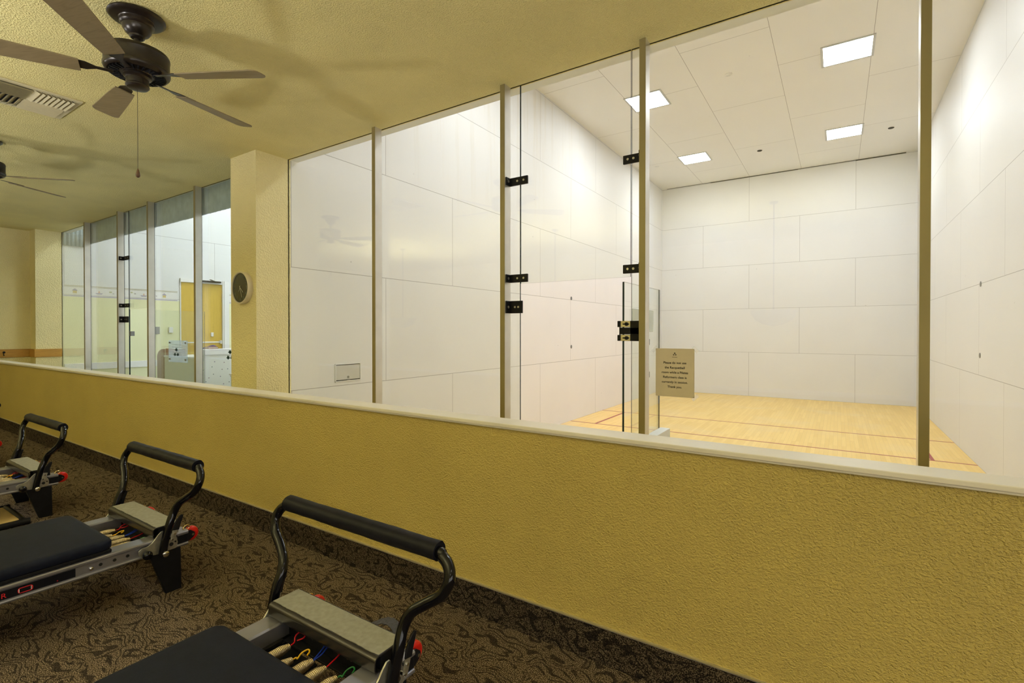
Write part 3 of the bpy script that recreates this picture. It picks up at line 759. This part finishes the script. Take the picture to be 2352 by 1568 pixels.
# ------------------------------------------------------------ the reformers
def reformer():
    t=empty('pilates_reformer')
    HW=.29
    for s in (-1,1):
        xo,xi=s*HW,s*.205
        # rail: C profile with rounded lips on the outer side
        def S(l): return [(s*u,v) for u,v in l]
        prof=S([(.205,.21),(.282,.21),(.288,.213),(.290,.219),(.288,.225),(.283,.226),(.283,.266),(.287,.267),(.290,.272),(.290,.279),(.286,.284),(.280,.285),(.212,.285),(.205,.280)])
        bm=new(); prism(bm,prof,-1.15,1.150,'Y'); rl=link('rail',bm,M['rail'],t,bev=.0012)
        # outer label strip
        bm=new(); xa,xb=sorted((s*.283,s*.2845)); box(bm,xa,xb,-1.1,.700,.228,.264); link('label_strip',bm,M['label'],rl)
        bm=new(); x0,x1=sorted((s*.2846,s*.2854))
        def ring(cy,cz,w,h,r,tk,a,b,mi):
            def rr(w,h,r):
                P=[]
                for cx_,cz_,st in ((w/2-r,h/2-r,0),(-w/2+r,h/2-r,90),(-w/2+r,-h/2+r,180),(w/2-r,-h/2+r,270)):
                    for q in range(5): P.append((cx_+r*math.cos(R(st+q*22.5)),cz_+r*math.sin(R(st+q*22.5))))
                return P
            O=rr(w,h,r); I=rr(w-2*tk,h-2*tk,max(.001,r-tk))
            vo=[[bm.verts.new((x,cy+p[0],cz+p[1])) for p in Q] for x in (a,b) for Q in (O,I)]
            n=len(O)
            for i in range(n):
                j=(i+1)%n
                for A,B in ((vo[0],vo[1]),(vo[2],vo[3]),(vo[0],vo[2]),(vo[1],vo[3])):
                    f=bm.faces.new((A[i],A[j],B[j],B[i])); f.material_index=mi
        ring(.540,.2445,.046,.022,.008,.0025,x0,x1,0)
        for dy in (-.0205,.0165): box(bm,x1,x1+.0004,.540+dy,.540+dy+.0025,.2375,.2515,1)
        link('label_ring',bm,[M['mark_red'],M['mark_white']],rl)
        rot=ROTX if s>0 else Matrix.Rotation(R(-90),4,'Z')@ROTF
        text('label_lettering','R',.028,(s*.2850,.476,.2345),rot,M['mark_red'],rl,ext=.0003)
        bm=new(); cyl(bm,(s*.2850,.640,.236),'X',.002,.001,10); link('label_dot',bm,M['mark_red'],rl)
        for y in (.789,.841,.891):
            bm=new(); cyl(bm,(s*.2835,y,.247),'X',.007,.0012,18); link('rail_hole',bm,M['dark'],rl)
        bm=new(); lathe(bm,[(.0075,.283*s),(.0075,.288*s),(.004,.290*s)],(0,.755,.242),16,'X'); link('bolt',bm,M['chrome'],rl,smooth=True)
        # end caps, brackets and wheels
        bm=new(); xa,xb=sorted((s*.215,s*.284)); box(bm,xa,xb,1.10,1.152,.222,.272); link('end_cap',bm,M['black'],t,bev=.003)
        for sx in ((.246,.252),(.280,.286)):
            pass
        wh=empty('wheel_bracket'); bpy.data.objects.remove(wh)
        bm=new()
        fk=[(1.148,.279),(1.165,.277),(1.184,.262),(1.186,.248),(1.178,.238),(1.160,.226),(1.148,.224)]
        for (a_,b_) in ((.228,.232),(.276,.280)):
            xa,xb=sorted((s*a_,s*b_)); prism(bm,fk,xa,xb,'X')
        xa,xb=sorted((s*.228,s*.280)); box(bm,xa,xb,1.146,1.150,.224,.279)
        fo=link('wheel_fork',bm,M['black'],t,bev=.001)
        bm=new(); cyl(bm,(s*.281,1.174,.252),'X',.006,.004,12); link('axle_bolt',bm,M['chrome'],fo,smooth=True)
        bm=new(); h=.019
        lathe(bm,[(.012,-h*.8),(.026,-h*.8),(.034,-h*.6),(.037,-h*.25),(.037,h*.25),(.034,h*.6),(.026,h*.8),(.012,h*.8)],(s*.254,1.174,.252),36,'X')
        link('wheel',bm,M['redw'],fo,smooth=True,auto=60)
        bm=new(); tube(bm,spline([(s*.262,1.135,.290),(s*.262,1.150,.302),(s*.262,1.165,.296),(s*.262,1.160,.282),(s*.262,1.145,.282)],5,True),.003,8,True); link('cord_ring',bm,M['gold'],t,smooth=True)
        # legs
        for (yt0,yt1,yb0,yb1,nm) in ((.980,1.115,1.048,1.118,'leg'),(-1.10,-.965,-1.10,-1.03,'leg')):
            xa,xb=sorted((s*.262,s*.287)); bm=new(); prism(bm,[(yt0,.210),(yt1,.210),(yb1,.0),(yb0,.0)],xa,xb,'X')
            link(nm,bm,M['black'],t,bev=.002)
        # side plates
        bm=new(); xa,xb=sorted((s*.291,s*.297))
        prism(bm,[(.930,.237),(.930,.254),(.941,.263),(.967,.266),(.985,.275),(.996,.287),(1.010,.305),(1.024,.318),(1.037,.318),(1.048,.300),(1.052,.24),(1.035,.212),(.996,.214),(.982,.220),(.973,.213),(.943,.218)],xa,xb,'X')
        pl=link('pivot_plate',bm,M['steel'],t,bev=.001)
        bm=new(); prism(bm,[(1.030,.214),(1.066,.288),(1.080,.285),(1.091,.268),(1.098,.245),(1.094,.222),(1.085,.216)],xa,xb,'X'); ql=link('quadrant_plate',bm,M['steel'],t,bev=.001)
        bm=new(); cyl(bm,(s*.298,1.068,.242),'X',.009,.003,18); cyl(bm,(s*.298,1.086,.250),'X',.004,.003,14)
        tube(bm,[(s*.298,1.086+.012*math.cos(R(a_)),.250+.030*math.sin(R(a_))) for a_ in range(20,100,10)],.0018,6)
        link('plate_hole',bm,M['dark'],ql)
        bm=new(); xa,xb=sorted((s*.3345,s*.3385)); prism(bm,[(1.058,.322),(1.082,.318),(1.068,.272),(1.048,.280)],xa,xb,'X'); lp=link('lever_link',bm,M['steel'],t,bev=.001)
        bm=new(); cyl(bm,(s*.340,1.066,.305),'X',.005,.004,12); cyl(bm,(s*.340,1.056,.280),'X',.004,.006,12); cyl(bm,(s*.318,1.058,.278),'X',.006,.034,12); link('link_bolt',bm,M['chrome'],lp,smooth=True)
        bm=new(); xa,xb=sorted((s*.333,s*.340))
        prism(bm,[(1.058,.322),(1.062,.345),(1.072,.368),(1.088,.386),(1.098,.391),(1.107,.386),(1.103,.372),(1.094,.348),(1.086,.318)],xa,xb,'X'); link('release_lever',bm,M['black'],t,bev=.0025)
        bm=new(); lathe(bm,[(.010,.297*s),(.010,.306*s),(.019,.310*s),(.021,.322*s),(.017,.332*s),(.006,.335*s)],(0,.958,.232),24,'X'); link('adjust_knob',bm,M['gloss'],t,smooth=True,auto=60)
        bm=new(); lathe(bm,[(.014,.333*s),(.014,.341*s),(.010,.344*s)],(0,1.028,.218),20,'X'); link('pivot_bolt',bm,M['chrome'],t,smooth=True)
        bm=new(); prism(bm,[(.955,.212),(.955,.245),(1.0,.245),(1.0,.212)],*sorted((s*.2905,s*.2908)),'X'); bm.free()
    # footbar
    half=[(.315,1.022,.212),(.316,1.035,.285),(.317,1.055,.360),(.315,1.073,.405),(.333,1.090,.448),(.377,1.106,.480),(.428,1.118,.515),(.448,1.130,.558),(.436,1.142,.592),(.405,1.148,.614),(.360,1.150,.624)]
    pts=[(-x,y,z) for x,y,z in half]+[(0,1.150,.625)]+half[::-1]
    bm=new(); tube(bm,spline(pts,6),.0180,18); link('footbar',bm,M['gloss'],t,smooth=True,auto=60)
    bm=new(); n=40
    ring=[]
    for i in range(n+1):
        x=-.392+.784*i/n; rw=.0285+.0003*math.sin(i*1.3)+.0005*math.sin(i*.45+1)
        ring.append([bm.verts.new((x,1.150+(rw+(.0025 if 3<k<6 else 0))*math.cos(2*math.pi*k/24),.625+(rw+(.0025 if 3<k<6 else 0))*math.sin(2*math.pi*k/24))) for k in range(24)])
    for A,B in zip(ring,ring[1:]):
        for k in range(24): bm.faces.new((A[k],A[(k+1)%24],B[(k+1)%24],B[k]))
    for rg,dx in ((ring[0],-1),(ring[-1],1)):
        inner=[bm.verts.new((v.co.x-dx*.004,1.150+(v.co.y-1.150)*.66,.625+(v.co.z-.625)*.66)) for v in rg]
        for k in range(24): bm.faces.new((rg[k],rg[(k+1)%24],inner[(k+1)%24],inner[k]))
        bm.faces.new(inner)
    link('footbar_pad',bm,M['vinyl2'],t,smooth=True,auto=50)
    # foot platform
    path=[(1.118,.333),(1.020,.333)]+[(1.012-.014*math.sin(R(a_)),.319+.014*math.cos(R(a_))) for a_ in range(0,91,18)]+[(.998,.300)]+[(1.006-.008*math.cos(R(a_)),.297-.010*math.sin(R(a_))) for a_ in range(0,91,30)]+[(1.020,.2872)]
    bm=new(); prism(bm,stroke(path,.004),-.275,.275,'X'); fp=link('foot_platform',bm,M['channel'],t,smooth=True,auto=35)
    bm=new(); nn=60; top=[];
    for i in range(nn+1):
        x=-.272+.544*i/nn; yf=1.013+.0008*math.sin(i*.55)+.0012*random.random()
        top.append((x,yf))
    poly=top+[(.272,1.112),(-.272,1.112)]
    prism(bm,poly,.3352,.3372,'Z'); link('grip_mat',bm,M['mat'],fp)
    for s in (-1,1):
        bm=new(); xa,xb=sorted((s*.20,s*.272)); box(bm,xa,xb,1.022,1.110,.2855,.3308)
        link('platform_support',bm,M['black'],t)
    # spring bar and pegs
    bm=new(); box(bm,-.205,.205,1.030,1.075,.225,.283); box(bm,-.205,.205,1.000,1.030,.225,.232); sb=link('spring_bar',bm,M['black'],t,bev=.002)
    bm=new()
    for k in range(5):
        x=-.132+.066*k
        for dx in (-.009,.009): lathe(bm,[(.003,.283),(.003,.290),(.0045,.292),(.0045,.296),(.002,.298)],(x+dx,1.0385,0),10,'Z')
        for dx in (-.009,.009): cyl(bm,(x+dx,1.026,.268),'Y',.0032,.012,10)
    link('spring_peg',bm,M['chrome'],sb,smooth=True)
    bm=new(); box(bm,-.205,-.190,.2,1.03,.222,.232); box(bm,.190,.205,.2,1.03,.222,.232); link('inner_track',bm,M['channel'],t)
    bm=new(); box(bm,-.205,.0,.50,1.0,.212,.216); link('under_tray',bm,M['black'],t)
    for x,ye,mm,kind in ((-.110,.972,'redc','loop'),(-.040,.936,'yelc','open'),(.020,.968,'bluec','hook'),(.083,.970,'redc','straight'),(.149,.960,'grnc','open')):
        bm=new(); prof=[(.004,ye)]
        z=.252; nr=74
        for q in range(nr*5+1):
            y=ye-.38*q/(nr*5); rr=.0155*min(1,.55+ (ye-y)/.030*.45) ; rr+=(-.0015,.0003,.0010,.0010,.0003)[q%5]
            prof.append((rr,y))
        lathe(bm,prof,(x,0,z),16,'Y'); sp=link('spring',bm,M['brass'],t,smooth=True,auto=180)
        bm=new()
        if kind=='loop':
            tube(bm,spline([(x,ye-.004,z),(x-.002,ye+.018,z+.002),(x-.020,ye+.034,z+.008),(x-.024,ye+.050,z+.012),(x-.014,ye+.062,z+.014),(x+.002,ye+.058,z+.012),(x+.010,ye+.044,z+.008),(x+.002,ye+.026,z+.006)],6),.0022,8)
        elif kind=='open':
            tube(bm,spline([(x,ye-.004,z),(x+.006,ye+.010,z+.004),(x+.016,ye+.008,z+.006),(x+.014,ye+.024,z+.014),(x+.024,ye+.040,z+.020),(x+.038,ye+.036,z+.020),(x+.042,ye+.024,z+.016)],6),.0026,8)
        elif kind=='hook':
            tube(bm,spline([(x,ye-.004,z),(x-.006,ye+.028,z+.008),(x-.016,ye+.058,z+.014)],5),.0022,8); tube(bm,spline([(x,ye-.004,z),(x+.003,ye+.030,z+.006),(x-.006,ye+.060,z+.012)],5),.0022,8)
        else:
            tube(bm,spline([(x,ye-.004,z),(x-.004,ye+.030,z+.004),(x-.010,ye+.062,z+.008)],5),.0023,8)
        link('spring_hook',bm,M[mm],sp,smooth=True,auto=60)
    # carriage
    bm=new(); box(bm,-.282,.282,-.15,.832,.287,.303); cg=link('carriage_board',bm,M['black'],t,bev=.004)
    bm=new()
    def rrect(w0,w1,y0,y1,r,inset):
        P=[]
        for cx_,cy_,st in ((w1-r,y1-r,0),(w0+r,y1-r,90),(w0+r,y0+r,180),(w1-r,y0+r,270)):
            for q in range(7): P.append((cx_+(r-inset)*math.cos(R(st+q*15)),cy_+(r-inset)*math.sin(R(st+q*15))))
        return P
    layers=[(.304,.004),(.308,0),(.330,-.001),(.337,.001),(.343,.005),(.347,.012),(.349,.022)]
    rings=[[bm.verts.new((p[0],p[1],z)) for p in rrect(-.287,.287,-.155,.840,.045,ins)] for z,ins in layers]
    for A,B in zip(rings,rings[1:]):
        for k in range(len(A)): bm.faces.new((A[k],A[(k+1)%len(A)],B[(k+1)%len(A)],B[k]))
    bm.faces.new(rings[0]); bm.faces.new(rings[-1])
    link('carriage_pad',bm,M['vinyl'],cg,smooth=True,auto=60)
    for s in (-1,1):
        bm=new(); box(bm,s*.15-.06,s*.15+.06,-.215,-.165,.32,.50); link('shoulder_rest',bm,M['vinyl'],t,bev=.02)
    bm=new(); box(bm,-.10,.10,-.48,-.22,.32,.365); link('headrest',bm,M['vinyl'],t,bev=.015)
    bm=new(); box(bm,-.20,.20,-.50,-.155,.290,.318); link('carriage_extension',bm,M['black'],t,bev=.004)
    bm=new(); box(bm,-.290,.290,-1.19,-1.15,.205,.290); box(bm,-.21,.21,1.100,1.146,.225,.272); link('crossbar',bm,M['rail'],t,bev=.003)
    return t
def copy_tree(o,parent=None):
    c=o.copy(); col.objects.link(c)
    if parent: c.parent=parent
    for ch in list(o.children): copy_tree(ch,c)
    return c
proto=reformer()
places=[(-1.412,0.0,'nearest pilates reformer, lowest in the photo, with coloured spring hooks in view'),
        (-3.065,.065,'second nearest pilates reformer with a printed side rail and navy padded carriage'),
        (-4.925,.035,'third pilates reformer from the camera with the plywood board beneath it'),
        (-6.79,.06,'farthest pilates reformer, only grip end and red wheel in view at left edge')]
bpy.context.view_layer.update()
for i,(x,y,lab) in enumerate(places):
    o=proto if i==0 else copy_tree(proto)
    o.location=(x,y,FL); tag(o,lab,'pilates reformer','pilates reformers in a row along the half wall')
# strap behind the nearest foot platform
bm=new(); n=14; A=[]
for i in range(n+1):
    t_=i/n; x=.085+.165*t_; y=1.128+.030*math.sin(t_*math.pi); z=.300+.030*math.sin(t_*math.pi)
    A.append([bm.verts.new((x,y-.016,z+.002*(i%2))),bm.verts.new((x,y+.016,z+.006+.002*(i%2)))])
for p,q in zip(A,A[1:]): bm.faces.new((p[0],q[0],q[1],p[1]))
st=link('strap',bm,M['strap']); so=st.modifiers.new('thick','SOLIDIFY'); so.thickness=.003
st.location=(-1.412,0,FL); tag(st,'grey ribbed webbing strap looped behind the nearest foot platform','strap')

# plywood board under the third reformer
jb=empty('jump_board',(-4.56,.995,FL)); tag(jb,'plywood board with black rounded rim lying under the third reformer','board')
bm=new(); pl=[(-.46,-.02),(-.05,-.02),(-.02,-.05),(-.02,-.90),(-.46,-.90)]; prism(bm,pl,.018,.034,'Z'); link('board',bm,M['boardwood'],jb)
bm=new(); tube(bm,spline([(-.48,-.90,.022),(-.48,-.06,.022),(-.44,-.006,.022),(-.05,-.006,.022),(-.006,-.05,.022),(-.006,-.90,.022)],6),.020,12); link('rim',bm,M['black'],jb,smooth=True)

# ------------------------------------------------------------ world, camera
w=bpy.data.worlds.new('world'); scene.world=w; w.use_nodes=True
w.node_tree.nodes['Background'].inputs[0].default_value=(.5,.5,.5,1); w.node_tree.nodes['Background'].inputs[1].default_value=.02
cam=bpy.data.cameras.new('camera'); co_=bpy.data.objects.new('camera',cam); col.objects.link(co_)
cam.sensor_width=36; cam.lens=1142.6/2352*36
co_.location=(0,0,CAM_Z); PITCH=.46
co_.rotation_euler=(R(90-PITCH),0,R(33.24))
cam.shift_y=-(23.5-1142.6*math.tan(R(PITCH)))/2352
cam.clip_start=.02; cam.clip_end=60
scene.camera=co_
vs=scene.view_settings; vs.view_transform='Standard'; vs.look='None'; vs.gamma=1; vs.exposure=0; vs.use_curve_mapping=False
